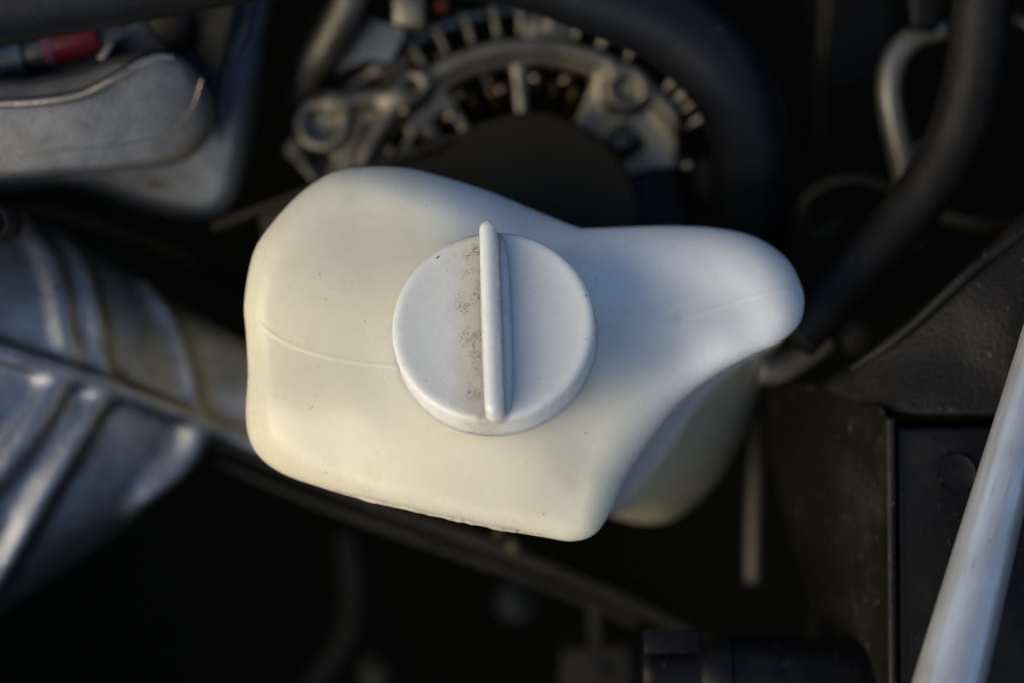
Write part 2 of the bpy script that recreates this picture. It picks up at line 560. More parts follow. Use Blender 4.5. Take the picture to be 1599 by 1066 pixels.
# ------------------------------------------------------------------ the setting: the engine bay
def slab(name, lo, hi, mat, bev=0.004):
    o = polybox(name, [(lo[0], lo[1], hi[2]), (hi[0], lo[1], hi[2]), (hi[0], hi[1], hi[2]), (lo[0], hi[1], hi[2])], mat, None, bev, 2, hi[2] - lo[2])
    return tag(o, kind='structure')
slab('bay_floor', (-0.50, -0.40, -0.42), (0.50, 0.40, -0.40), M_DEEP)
slab('bay_shade_wall', (-0.50, -0.36, -0.398), (-0.46, 0.36, 0.11), M_DEEP)  # unseen bay walls, set high and close to shade the tank flank
slab('bay_shade_wall', (0.46, -0.36, -0.398), (0.50, 0.36, 0.11), M_DEEP)
slab('bay_shade_wall', (-0.50, -0.40, -0.398), (0.50, -0.362, 0.09), M_DEEP)
slab('bay_shade_wall', (-0.50, 0.362, -0.398), (0.50, 0.40, 0.09), M_DEEP)

# ------------------------------------------------------------------ reservoir
tank = thing('coolant_reservoir', 'milky white yellowed plastic fluid tank with two swelling lobes under the white cap', 'fluid tank', P(770, 560, -0.09))
bpy.context.view_layer.update()
def adopt(o, root):
    o.parent = root
    o.matrix_parent_inverse = Matrix.Translation(root.location).inverted()
    return o

outline = [(490, 286, 55), (525, 268, 55), (575, 261, 55), (635, 263, 60), (700, 279, 60), (770, 302, 60), (835, 329, 55), (898, 354, 26),
           (925, 357, 26), (1040, 353, 50), (1120, 357, 60), (1180, 371, 70), (1226, 402, 75), (1249, 440, 75), (1256, 475, 70), (1247, 508, 65), (1218, 534, 60),
           (1175, 553, 60), (1118, 584, 62), (1062, 628, 66), (1016, 686, 70), (978, 744, 62), (955, 795, 52), (930, 832, 42), (895, 844, 36), (850, 838, 34), (760, 822, 34),
           (670, 803, 36), (580, 783, 38), (500, 760, 44), (440, 738, 52), (405, 712, 55), (388, 680, 52), (384, 640, 46), (387, 580, 40), (384, 520, 38),
           (381, 480, 38), (387, 430, 42), (400, 385, 46), (428, 345, 50), (460, 310, 55)]
lower = [(520, 310), (640, 300), (760, 330), (860, 372), (960, 380), (1080, 378), (1160, 400), (1205, 440), (1222, 490), (1220, 540), (1202, 588), (1178, 638), (1158, 685),
         (1126, 742), (1086, 786), (1046, 812), (1000, 816), (958, 806), (925, 800), (880, 815), (800, 805), (680, 780), (560, 755), (460, 722), (425, 690), (410, 640), (410, 560), (410, 470), (420, 400), (460, 345)]
H_T = tps([(520, 300, -13), (600, 290, -14), (700, 315, -16.5), (780, 340, -21), (850, 350, -28), (900, 372, -27), (880, 400, -20),
           (470, 360, -10), (570, 350, -12.5), (650, 360, -13.5),
           (420, 440, -8.5), (500, 440, -7.5), (590, 440, -7.5),
           (405, 560, -9), (480, 560, -5), (580, 580, 0), (560, 640, 3), (450, 640, -2), (640, 650, 5),
           (420, 700, -6), (520, 720, -2), (640, 750, 3), (760, 780, 3), (870, 800, 1), (900, 820, 0),
           (770, 690, 8), (850, 720, 6), (930, 720, 1), (920, 640, 3), (950, 570, -3), (970, 510, -14), (950, 430, -22), (1000, 470, -20),
           (1040, 400, -22), (1060, 450, -22), (1130, 390, -19), (1200, 420, -14), (1215, 470, -10), (1140, 480, -15), (1060, 540, -12), (1130, 530, -7), (1040, 600, -3), (990, 670, 1), (955, 760, 1),
           (770, 520, 0), (690, 450, -6), (860, 450, -11), (770, 400, -14)])
# raised parting line of the two mould halves, part of the body's own surface
seamL = catmull([(372, 470), (386, 482), (400, 500), (430, 526), (480, 547), (540, 562), (625, 572), (700, 575)], 30)
seamR = catmull([(1000, 528), (1035, 512), (1080, 494), (1130, 478), (1180, 463), (1212, 455), (1262, 450)], 30)
def opendist(p, ln):
    out = np.full(len(p), 1e9)
    for a_, b_ in zip(ln[:-1], ln[1:]):
        d_ = b_ - a_
        t_ = np.clip(((p - a_) @ d_) / (d_ @ d_), 0, 1)
        out = np.minimum(out, ((p - a_ - t_[:, None] * d_) ** 2).sum(1))
    return np.sqrt(out)
def seam_relief(p):
    l_ = opendist(p, seamL); r_ = opendist(p, seamR)
    fade = np.clip((p[:, 0] - 1000) / 120, 0, 1)
    return 0.17 * np.exp(-(l_ / 2.4) ** 2) + 0.26 * fade * np.exp(-(r_ / 2.6) ** 2) - 0.05 * np.exp(-((l_ - 6) / 3) ** 2)
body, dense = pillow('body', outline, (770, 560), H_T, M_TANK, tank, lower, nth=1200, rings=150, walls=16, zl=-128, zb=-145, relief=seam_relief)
body.matrix_parent_inverse = Matrix.Translation(tank.location).inverted()

def on_tank(px, py, off=0.0):
    p = np.array([[px, py]], float)
    Ri = dense[np.argmin(((dense[:, :2] - p) ** 2).sum(1)), 2]
    d = polydist(p, dense[:, :2])[0]
    x = min(1, max(0, 1 - d / Ri))
    z = (H_T(p)[0] - Ri * 0.2 * (1 - math.sqrt(max(0, 1 - x * x)))) / 1000
    return P(px, py, z + off)

# rough pinched flash along the front edge
fl = catmull([(520, 765), (580, 781), (650, 797), (720, 812), (790, 826), (850, 835)], 60)
adopt(sweep('moulding_flash', [on_tank(a, b - 3, -0.001 + random.uniform(-0.00015, 0.00015)) for a, b in fl],
      [0.0005 + 0.0005 * abs(mnoise.noise(Vector((i * 0.35, 0, 3)))) + (0.0005 if 8 < i < 52 else 0) for i in range(len(fl))], M_CRUST, None, 10, 180, wob=0.3), tank)

# neck and cap (axis leans back, away from the viewer)
nrm = Vector((-0.085, 0.35, 0.93)).normalized()
cap_base = P(775, 531, 0.0)
xax = Vector((1, 0, 0)) - nrm * nrm.x
xax.normalize(); yax = nrm.cross(xax)
Rm = Matrix((xax, yax, nrm)).transposed().to_4x4() @ Matrix.Rotation(R_(2.0), 4, 'Z')
neckM = Matrix.Translation(cap_base) @ Rm
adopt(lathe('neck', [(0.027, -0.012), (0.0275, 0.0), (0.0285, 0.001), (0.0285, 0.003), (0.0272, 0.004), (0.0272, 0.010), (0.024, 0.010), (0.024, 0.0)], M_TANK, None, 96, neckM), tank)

cap = thing('screw_cap', 'round white plastic screw cap with a tall straight grip bar and grime beside it', 'cap', cap_base)
cap.rotation_euler = Rm.to_euler()
RC = 0.0312
prof = [(0.0288, 0.0), (RC + 0.0002, 0.0), (RC + 0.0004, 0.0006), (RC + 0.0001, 0.0016)]
prof += [(RC - 0.0001, 0.0118)]
for k in range(1, 7):
    a = k / 6 * math.pi / 2
    prof.append((RC - 0.0018 * (1 - math.cos(a)) - 0.0001, 0.0118 + 0.0018 * math.sin(a)))
prof += [(RC - 0.0030, 0.01345), (RC - 0.0045, 0.0130), (RC - 0.0075, 0.01262), (RC - 0.012, 0.01235), (0.012, 0.0121), (0.002, 0.0121)]
seg = 128
verts, faces = [], []
for (r, z) in prof:
    for j in range(seg):
        a = 2 * math.pi * j / seg
        verts.append((r * math.cos(a), r * math.sin(a), z))
for i in range(len(prof) - 1):
    for j in range(seg):
        k = (j + 1) % seg
        faces.append((i * seg + j, i * seg + k, (i + 1) * seg + k, (i + 1) * seg + j))
faces.append(tuple((len(prof) - 1) * seg + j for j in range(seg)))
lid = outward(mesh_obj('lid', verts, faces, M_CAP, cap))
lid.modifiers.new('s', 'SUBSURF').render_levels = 1
# thread bead at the skirt foot
sweep('skirt_bead', [(math.cos(t) * (RC + 0.0002), math.sin(t) * (RC + 0.0002), 0.0012) for t in np.linspace(0, 2 * math.pi, 41)], 0.00045, M_CAP, cap, 8, 120, caps=False)

def make_grip():
    L, hh = 0.0312, 0.0108
    # cross-section: right flank has a wider fillet foot
    pr = [(-0.0044, 0.0117), (-0.0037, 0.0121), (-0.0031, 0.0129), (-0.0028, 0.015), (-0.0026, 0.018), (-0.0025, 0.0202), (-0.0023, 0.0216), (-0.0016, 0.0226), (-0.0006, 0.0231),
          (0.0006, 0.0231), (0.0016, 0.0226), (0.0023, 0.0216), (0.0026, 0.0202), (0.0027, 0.018), (0.0028, 0.0145), (0.00285, 0.0134), (0.0030, 0.0131), (0.0032, 0.0134), (0.0036, 0.0137), (0.0044, 0.0136), (0.0052, 0.0130), (0.0058, 0.0123), (0.0064, 0.0116)]
    ss = list(-L + 0.0026 * (1 - np.cos(np.linspace(0, math.pi / 2, 9)))) + list(np.linspace(-L + 0.0026, L - 0.0026, 21)[1:-1]) + list(L - 0.0026 * (1 - np.cos(np.linspace(math.pi / 2, 0, 9))))
    V, F = [], []
    n = len(pr)
    for s in ss:
        e = max(0.0, abs(s) - (L - 0.0026)) / 0.0026
        wq = math.sqrt(max(0.0004, 1 - e * e))
        for (x, z) in pr:
            foot = max(0, (0.0140 - z) / 0.0022)
            ff = min(1.0, foot)
            # the foot flare dies away near the ends where it meets the rim
            flare = 1 - 0.12 * ff * max(0, (s - 0.022) / 0.009)
            zz = 0.0117 + (z - 0.0117) * (1 - 0.10 * e * e)
            V.append((x * wq * flare, s, zz))
    for i in range(len(ss) - 1):
        for j in range(n - 1):
            F.append((i * n + j, i * n + j + 1, (i + 1) * n + j + 1, (i + 1) * n + j))
    F.append(tuple(range(n))[::-1]); F.append(tuple((len(ss) - 1) * n + j for j in range(n)))
    return mesh_obj('grip', V, F, M_CAP, cap)
g = make_grip()
bm = bmesh.new(); bm.from_mesh(g.data); bmesh.ops.recalc_face_normals(bm, faces=bm.faces); bm.to_mesh(g.data); bm.free()
g.modifiers.new('s', 'SUBSURF').render_levels = 1

# outlet nipple on the tank's right shoulder
adopt(sweep('outlet_nipple', [P(1185, 572, -0.085), P(1215, 572, -0.086), P(1250, 556, -0.087), P(1290, 528, -0.088)], [0.0065, 0.0058, 0.005, 0.005], M_PIPE, None, 24, 30), tank)

# ------------------------------------------------------------------ hoses and pipes
t = sweep('radiator_hose', [P(-260, 75, -0.035), P(-60, 14, -0.035), P(180, -28, -0.036), P(430, -68, -0.038), P(640, -72, -0.042), P(800, -56, -0.046), P(930, -14, -0.050), P(1045, 34, -0.055), P(1128, 110, -0.062),
           P(1168, 200, -0.074), P(1178, 300, -0.092), P(1176, 400, -0.118), P(1170, 480, -0.15)],
          [S(72, -.035), S(70, -.035), S(68, -.036), S(66, -.038), S(66, -.042), S(66, -.046), S(67, -.05), S(70, -.055), S(68, -.062), S(62, -.074), S(60, -.09), S(56, -.118), S(52, -.15)], M_HOSE, None, 48, 160)
tag(t, 'thick black woven rubber hose arching over the top edge and down behind the tank', 'hose')

t = sweep('coolant_hose', [P(1560, -120, -0.05), P(1535, 0, -0.055), P(1520, 120, -0.06), P(1488, 225, -0.065), P(1425, 325, -0.07), P(1350, 410, -0.072), P(1285, 480, -0.07), P(1240, 530, -0.068)],
          [S(46, -.05), S(46, -.055), S(46, -.06), S(46, -.065), S(44, -.07), S(43, -.07), S(42, -.07), S(38, -.07)], M_RUB, None, 36, 110)
tag(t, 'plain black rubber hose curving down the right side toward the tank', 'hose')

pipe = thing('refrigerant_pipe', 'pale bent metal pipe left of the plain black hose', 'pipe', P(1400, 180, -0.12))
adopt(sweep('tube', [P(1475, 42, -0.115), P(1432, 56, -0.112), P(1398, 92, -0.11), P(1388, 140, -0.11), P(1394, 190, -0.112), P(1410, 260, -0.116), P(1416, 310, -0.12), P(1425, 380, -0.13)],
      [S(19, -.11)] * 8, M_PIPE, None, 28, 90), pipe)
adopt(lathe('end_fitting', [(S(20), 0), (S(26), 0), (S(26), 0.012), (S(20), 0.012)], M_PLA, None, 32,
      Matrix.Translation(P(1470, 42, -0.115)) @ Vector((1, 0.3, 0)).to_track_quat('Z', 'Y').to_matrix().to_4x4()), pipe)

t = sweep('curled_pipe', [P(1402, 300, -0.14), P(1350, 282, -0.14), P(1305, 285, -0.142), P(1268, 305, -0.145), P(1252, 335, -0.148), P(1262, 362, -0.15), P(1290, 366, -0.15), P(1306, 345, -0.152)],
          [S(7, -.14), S(8, -.14), S(9, -.14), S(10, -.14), S(11, -.14), S(11, -.14), S(10, -.14), S(8, -.14)], M_TAN, None, 16, 90)
tag(t, 'thin tan pipe bent into a small hook right of the tank', 'pipe')
t = sweep('short_tan_pipe', [P(1470, 338, -0.12), P(1500, 346, -0.12), P(1535, 352, -0.122), P(1580, 350, -0.13)], S(11, -.12), M_TAN, None, 16, 30)
tag(t, 'short tan pipe end right of the plain black hose', 'pipe')
t = sweep('thin_cable', [P(1290, -40, -0.2), P(1290, 30, -0.2), P(1283, 80, -0.2), P(1278, 150, -0.21), P(1290, 230, -0.22), P(1310, 300, -0.24)], S(7, -.2), M_TAN, None, 12, 40)
tag(t, 'thin olive cable hanging in the dark gap beside the thick woven hose', 'cable')

# painted support bar at the lower right
bar = thing('bonnet_stay_bar', 'thick white painted steel bar slanting across the lower right corner', 'metal bar', P(1560, 850, 0.0))
adopt(sweep('tube', [P(1404, 1360, .05), P(1482, 1066, .034), P(1553, 800, .018), P(1628, 520, .002), P(1680, 330, -.008)], [.0120, .0103, .0085, .0062, .005], M_PAINT, None, 48, 40), bar)

# ------------------------------------------------------------------ cast cover, engine block, upper left
cover = thing('timing_cover', 'light grey cast aluminium cover with a raised curved edge in the upper left', 'engine cover', P(120, 190, -0.08))
_rx = np.array([-160, 0, 70, 130, 180, 220, 250, 280, 340], float); _ry = np.array([163, 162, 158, 147, 123, 102, 91, 90, 100], float)
def H_C(p):
    p = np.asarray(p, float)
    yr = sum(np.interp(p[:, 0] + o_, _rx, _ry) for o_ in (-24, -12, 0, 12, 24)) / 5
    dy = p[:, 1] - yr
    h = -48.0 - np.where(dy < 0, 0.10 * -dy, 0.5 * (1 - np.exp(-np.maximum(dy, 0) / 8)) * 2 + 0.105 * dy)
    return h - 0.0016 * np.maximum(p[:, 0] - 215, 0) ** 2 * 0.55
co, cdn = pillow('casing', [(-160, 132, 14), (-60, 127, 14), (0, 123, 14), (60, 121, 14), (130, 106, 14), (190, 86, 16), (245, 77, 20), (285, 88, 26), (315, 120, 30), (335, 165, 30), (332, 205, 30), (308, 238, 28), (262, 260, 22), (150, 270, 18), (0, 282, 16), (-160, 288, 16)],
                (120, 185), H_C, M_COVER, None, None, nth=240, rings=50, walls=8, zl=-100, zb=-106)
adopt(co, cover)
def on_cover(px, py, off=0.0):
    return P(px, py, H_C(np.array([[px, py]], float))[0] / 1000 + off)
ridge = catmull([(-150, 163), (0, 162), (70, 158), (130, 147), (180, 122), (215, 100), (245, 88), (270, 90)], 40)
adopt(sweep('raised_edge', [on_cover(a, b, -0.0010) for a, b in ridge], [0.0016 + 0.0004 * min(1, i / 20) for i in range(len(ridge))], M_STEEL, None, 14, 80), cover)  # brighter metal than the casing paints a highlight along the crest
ln = catmull([(20, 240), (60, 235), (120, 232), (180, 226), (230, 217), (262, 209), (290, 185), (306, 155), (316, 122)], 40)
adopt(sweep('bright_edge_line', [on_cover(a, b, -0.0003) for a, b in ln], 0.0005, M_STEEL, None, 8, 80), cover)  # thin edge line, its highlight painted with the same brighter metal

block = thing('engine_block', 'dark blue grey cast block side rounding down behind the light grey cover', 'engine block', P(200, 200, -0.15))
H_B = tps([(-100, 100, -92), (200, 100, -90), (340, 100, -86), (385, 60, -86), (360, 200, -92), (330, 300, -102), (200, 300, -112), (0, 290, -112), (395, 10, -86), (100, 0, -92)])
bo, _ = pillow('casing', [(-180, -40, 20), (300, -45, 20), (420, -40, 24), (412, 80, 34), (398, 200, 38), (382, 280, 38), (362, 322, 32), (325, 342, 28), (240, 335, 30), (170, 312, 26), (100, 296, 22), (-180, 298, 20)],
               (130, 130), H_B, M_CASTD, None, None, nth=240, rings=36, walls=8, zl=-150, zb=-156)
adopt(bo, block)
adopt(sweep('side_rib', [P(398, -20, -.086), P(378, 60, -.086), P(352, 118, -.088), P(345, 180, -.092), P(350, 240, -.098)], S(9, -.08), M_CASTD, None, 14, 40), block)
adopt(sweep('lower_rib', [P(235, 290, -.108), P(290, 284, -.106), P(312, 268, -.102)], S(7, -.1), M_TAN, None, 14, 30), block)

# parts sitting on the block above the cover
cn = thing('red_connector', 'grey plastic plug with a red collar and pink rim above the light grey cover', 'plug', P(110, 85, -0.08))
ax = (P(175, 62, -.075) - P(60, 90, -.075)).normalized().to_track_quat('Z', 'Y').to_matrix().to_4x4()
adopt(lathe('collar', [(S(31), 0), (S(34), .001), (S(34), .0155), (S(31), .017)], M_RED, None, 40, Matrix.Translation(P(82, 72, -.084)) @ ax), cn)
adopt(lathe('rim', [(S(32), 0), (S(36), .0005), (S(36), .0022), (S(32), .003)], M_PINK, None, 40, Matrix.Translation(P(72, 74, -.084)) @ ax), cn)
adopt(lathe('plug_body', [(S(24), -.012), (S(28), 0), (S(28), .002), (S(40), .022), (S(40), .030), (S(20), .034)], M_GREYP, None, 40, Matrix.Translation(P(70, 84, -.089)) @ ax), cn)
pp = thing('grey_valve_body', 'small dull metal cylinder at the left edge above the cover', 'valve', P(20, 100, -0.08))
adopt(lathe('barrel', [(S(26), -.02), (S(30), 0), (S(30), .012), (S(34), .0125), (S(34), .016), (S(24), .017)], M_CAST, None, 36, Matrix.Translation(P(-30, 105, -.085)) @ ax), pp)
adopt(lathe('sleeve', [(S(20), .016), (S(22), .017), (S(22), .030), (S(18), .031)], M_PIPE, None, 36, Matrix.Translation(P(-30, 105, -.085)) @ ax), pp)
br = thing('lifting_bracket', 'pale grey folded metal bracket between the red collar and the cover tip', 'bracket', P(210, 60, -0.075))
adopt(polybox('web', [P(168, 62, -.070), P(215, 28, -.070), P(275, 78, -.078), P(248, 90, -.078), P(160, 92, -.075)][::-1], M_GREYP, None, .0012, 2, .006), br)
adopt(polybox('flange', [P(150, 92, -.064), P(172, 58, -.064), P(184, 62, -.064), P(162, 96, -.064)][::-1], M_CAST, None, .0008, 2, .012), br)
bl = polybox('black_clip', [P(228, 20, -.068), P(300, 20, -.068), P(290, 72, -.072), P(262, 78, -.072), P(225, 45, -.072)][::-1], M_PLA, None, .002, 3, .014)
tag(bl, 'black plastic clip wedged between the pale bracket and the tan plate', 'clip')
tb = polybox('tan_plate', [P(305, 10, -.078), P(372, -6, -.078), P(362, 40, -.080), P(345, 105, -.084), P(328, 112, -.084), P(300, 80, -.082)][::-1], M_TAN, None, .002, 3, .01)
tag(tb, 'dull tan metal plate right of the clip above the dark block', 'plate')

# ------------------------------------------------------------------ cast aluminium manifold, lower left
MZ = -0.118
_up = np.array([(-300, 290), (-100, 300), (0, 318), (60, 345), (160, 400), (260, 460), (340, 510), (400, 545), (500, 600), (620, 670)], float)
_lw = np.array([(-300, 1150), (-100, 1030), (0, 960), (120, 880), (200, 822), (240, 790), (285, 735), (315, 700), (350, 690), (400, 705), (500, 748), (620, 800)], float)
_mx = (np.arange(-300, 621, 4)).astype(float)
_u = np.interp(_mx, _up[:, 0], _up[:, 1]); _l = np.interp(_mx, _lw[:, 0], _lw[:, 1])
_kk = np.ones(13) / 13
_u = np.convolve(np.pad(_u, 6, 'edge'), _kk, 'valid'); _l = np.convolve(np.pad(_l, 6, 'edge'), _kk, 'valid')
_yc = (533 - (_u + _l) / 2) * S(1, MZ); _hw = (_l - _u) / 2 * S(1, MZ); _wx = (_mx - 799.5) * S(1, MZ)
def man_base(X, Y, Z):
    yc = np.interp(X, _wx, _yc); hw = np.interp(X, _wx, _hw)
    r = np.sqrt((Y - yc) ** 2 + ((Z - MZ + 0.15 * (X + .12)) / 0.62) ** 2)
    d = (r - hw) * 0.72
    return np.maximum(d, X - (620 - 799.5) * S(1, MZ))
u1 = S(1, -.09)
flange = drape(man_base, [(-120, 512), (-40, 535), (0, 548), (80, 573), (160, 598), (240, 628), (310, 655), (390, 690), (470, 722)])
rib1 = drape(man_base, [(70, 350), (105, 385), (130, 430), (147, 490), (158, 555), (165, 598)])
rib2 = drape(man_base, [(30, 345), (72, 400), (92, 460), (100, 520), (118, 570)])
rib3 = drape(man_base, [(190, 410), (245, 465), (280, 525), (300, 590), (310, 655)])
rib5 = drape(man_base, [(165, 605), (145, 640), (110, 700), (62, 780), (15, 870), (-40, 960)])
rib6 = drape(man_base, [(95, 580), (75, 625), (40, 680), (-5, 740), (-60, 800)])
rib7 = drape(man_base, [(312, 655), (298, 695), (262, 740), (205, 790)])
for r_ in (rib1, rib2, rib3, rib5, rib6, rib7):
    n_ = len(r_)
    for i in range(n_):
        e = min(i, n_ - 1 - i) / (n_ - 1)
        r_[i] = (r_[i][0], r_[i][1], r_[i][2] - 0.0045 * max(0, 1 - e / 0.22) ** 1.5)
flange = [(a_, b_, c_ + 0.0015) for a_, b_, c_ in flange]
def man(X, Y, Z):
    d = man_base(X, Y, Z)
    d = smin(d, chain(X, Y, Z, flange, [u1 * (16 - 3 * i / len(flange)) for i in range(len(flange))]), .006)
    for r_, q in ((rib1, 12), (rib2, 16), (rib3, 4), (rib5, 17), (rib6, 22), (rib7, 26)):
        d = smin(d, chain(X, Y, Z, r_, [u1 * q * (1.0 - 0.55 * abs(2 * i / (len(r_) - 1) - 1) ** 2) for i in range(len(r_))]), .007)
    # mating flange where the ribs meet
    p = P(305, 655, -.075)
    return d
mroot = thing('intake_manifold', 'cast aluminium ribbed funnel casting with a seam flange at the left edge', 'engine casting', P(100, 640, -0.15))
lo = np.array(P(-130, 980, -.09)); hi = np.array(P(560, 300, -.09))
adopt(sdf_obj('casting', man, (lo[0] , lo[1], -0.20), (hi[0], hi[1], 0.0), 0.0014, M_CAST), mroot)
fl2 = [(p[0], p[1], p[2] + u1 * 13) for p in flange]
adopt(sweep('seam_ridge', fl2[2:14], u1 * 4, M_CAST, None, 10, 60), mroot)
def boltin(px, py, z, r, root, mat=M_STEEL, name='bolt', axis=None):
    return adopt(hexbolt(name, P(px, py, z), r, mat, None, None, axis), root)
# dark sensor boss on its top
adopt(lathe('sensor_boss', [(S(30), 0), (S(34), .001), (S(34), .010), (S(24), .012), (S(20), .012), (S(20), .004)], M_RUB, None, 36, Matrix.Translation(P(5, 352, -.062))), mroot)

# ------------------------------------------------------------------ alternator
AZ = -0.125
ua = S(1, AZ)
AC = P(828, 352, AZ)
alt = thing('alternator', 'cast aluminium alternator with ringed vents and cooling fins above the tank', 'alternator', AC)
def pol(r, deg, dz=0.0):
    return (AC.x + r * ua * math.cos(R_(deg)), AC.y + r * ua * math.sin(R_(deg)), AC.z + dz)
def altf(X, Y, Z):
    x, y, z = (X - AC.x) / ua, (Y - AC.y) / ua, (Z - AC.z) / ua
    r = np.sqrt(x * x + y * y); th = np.degrees(np.arctan2(y, x))
    # annular face plate, slightly domed
    top = -20 + np.clip((r - 180) / 100, 0, 1) * 12
    plate = np.maximum(np.maximum(np.abs(z - top + 10) - 10, r - 290 - 40 * np.clip((th - 126) / 8, 0, 1)), 130 - r)
    for (a, b, r0, r1) in ((97, 121, 170, 250), (67, 91, 170, 250), (35, 46, 178, 218), (126, 134, 188, 222), (143, 151, 240, 300), (139, 147, 190, 226)):
        c_ = (a + b) / 2; hw = (b - a) / 2
        dth = np.abs(th - c_) - hw
        hole = np.maximum(np.maximum(dth * r * math.pi / 180, r0 - r), r - r1)
        plate = smax(plate, -hole, 8)
    d = plate
    ring = np.sqrt(np.maximum(np.abs(r - 280) - 7, 0) ** 2 + np.maximum(np.abs(z + 1) - 9, 0) ** 2) - 5
    d = smin(d, ring, 10)
    # lower shoulder wall and outer rim
    rim = np.sqrt(np.maximum(np.abs(r - 352) - 5, 0) ** 2 + np.maximum(np.abs(z + 110) - 14, 0) ** 2) - 5
    wall = np.sqrt(np.maximum(np.abs(r - 262) - 4, 0) ** 2 + np.maximum(np.abs(z + 70) - 60, 0) ** 2) - 3
    d = np.minimum(d, np.minimum(rim, wall))
    d = smax(d, x - 236, 14)
    d *= ua
    for (rr, aa, rad, dz) in ((284, 131, 26, 0), (258, 55, 34, 2), (362, 154, 44, -4), (196, 44, 18, -4)):
        p = pol(rr, aa, -0.006 + dz * ua)
        cyl = np.maximum(np.sqrt((X - p[0]) ** 2 + (Y - p[1]) ** 2) - rad * ua, np.abs(Z - p[2]) - 0.009)
        d = smin(d, cyl, 0.004)
        hole = np.maximum(np.sqrt((X - p[0]) ** 2 + (Y - p[1]) ** 2) - rad * ua * 0.55, -(Z - p[2] - 0.003))
        d = smax(d, -hole, 0.001)
    # mounting ear and bracing webs at the left
    for a, b, r0, r1 in ((pol(284, 134), pol(365, 148), 14, 18), (pol(275, 142, -.004), pol(330, 170, -.004), 10, 12), (pol(400, 150, -.006), pol(400, 162, -.012), 14, 16),
                         (pol(330, 128, -.006), pol(420, 133, -.004), 20, 26), (pol(400, 162, -.012), pol(330, 170, -.012), 12, 10), (pol(345, 130, -.01), pol(380, 150, -.012), 12, 12)):
        d = smin(d, cap_sdf(X, Y, Z, a, b, r0 * ua, r1 * ua), 0.005)
    return d
adopt(sdf_obj('housing', altf, (AC.x - 470 * ua, AC.y - 150 * ua, AC.z - 135 * ua), (AC.x + 370 * ua, AC.y + 370 * ua, AC.z + 30 * ua), 0.0013, M_ALT), alt)
# cooling fins between the face ring and the outer rim
bmf = []
first = None
fins = [a for a in [32, 36.5, 41, 45.5] + list(range(60, 128, 8))]
for a in fins:
    if first is None:
        V = []; F = []
        pr = [(288, -10), (300, -2), (322, 6), (345, 4), (356, -8), (360, -110), (288, -110)]
        for s in (-1, 1):
            for (r, z) in pr: V.append((r * ua, s * 6 * ua, z * ua))
        n = len(pr)
        F.append(tuple(range(n))); F.append(tuple(range(n, 2 * n))[::-1])
        for i in range(n): F.append((i, n + i, n + (i + 1) % n, (i + 1) % n))
        first = mesh_obj('cooling_fin', V, F, M_ALT, alt, False)
        md = first.modifiers.new('b', 'BEVEL'); md.width = 2.5 * ua; md.segments = 2
        o = first
    else:
        o = first.copy(); link(o, alt)
    o.rotation_euler = (0, 0, R_(a + random.uniform(-.6, .6)))
    o.scale = (1, random.uniform(.6, 1.0), random.uniform(.85, 1.0))
# stator windings seen through the vents, alternately bright and dark
for a in np.arange(2, 162, 8.5):
    p0, p1, p2 = pol(190, a, -.018), pol(225, a + 2, -.010), pol(252, a - 1, -.020)
    adopt(sweep('winding', [p0, p1, p2], 6.5 * ua, M_COPPER if int(a) % 3 else M_STEEL, None, 8, 10), alt)
random.seed(11)
for (rr, aa) in ((232, 118), (212, 126), (240, 127), (205, 140), (226, 146), (246, 152), (262, 138), (300, 118), (305, 150), (318, 140), (230, 88), (215, 80), (236, 76), (222, 102), (240, 106), (206, 36), (244, 28), (262, 20)):
    q = pol(rr, aa, random.uniform(-.008, -.001))
    adopt(lathe('terminal', [(random.uniform(5, 9) * ua, -.012), (random.uniform(7, 12) * ua, 0), (random.uniform(5, 8) * ua, .0035), (2 * ua, .0045)], M_STEEL if random.random() < .6 else M_ALT, None, 16, Matrix.Translation(q) @ Matrix.Rotation(random.uniform(-.5, .5), 4, 'X')), alt)
adopt(lathe('rotor_body', [(240 * ua, -.06), (240 * ua, -.026), (120 * ua, -.024)], M_DEEP, None, 64, Matrix.Translation(AC)), alt)
for rr, aa, r in ((284, 131, 11), (258, 55, 12), (196, 44, 9)):
    adopt(hexbolt('bolt', pol(rr, aa, -.0055), r * ua, M_CASTD if r == 22 else M_STEEL, None), alt)
# bracket arm above its left shoulder
adopt(polybox('fin_block', [P(822, 22, AZ), P(900, 30, AZ), P(893, 70, AZ), P(818, 66, AZ)][::-1], M_ALT, None, .0015, 3, .015), alt)
arm = thing('support_bracket', 'dull grey cast bracket arm rising to the top edge left of the alternator', 'bracket', P(520, 60, -.13))
adopt(sweep('arm', [P(560, -60, -.105), P(545, 0, -.108), P(515, 55, -.114), P(480, 110, -.125), P(462, 170, -.14)], [S(26, -.11), S(28, -.11), S(32, -.11), S(30, -.12), S(24, -.14)], M_ALT, None, 28, 50), arm)
adopt(polybox('pad', [P(612, -10, -.102), P(664, -10, -.102), P(664, 44, -.104), P(612, 40, -.104)][::-1], M_ALT, None, .002, 3, .012), arm)
adopt(polybox('gusset', [P(560, 20, -.118), P(612, 40, -.112), P(640, 50, -.112), P(612, 104, -.116), P(575, 96, -.118), P(520, 118, -.122)][::-1], M_CASTD, None, .002, 3, .012), arm)
oc = polybox('orange_clip', [P(680, 0, -.125), P(698, 0, -.125), P(696, 16, -.125), P(682, 16, -.125)][::-1], M_ORANGE, None, .0008, 2, .006)
tag(oc, 'tiny orange plastic clip between the first fins at the top edge', 'clip')

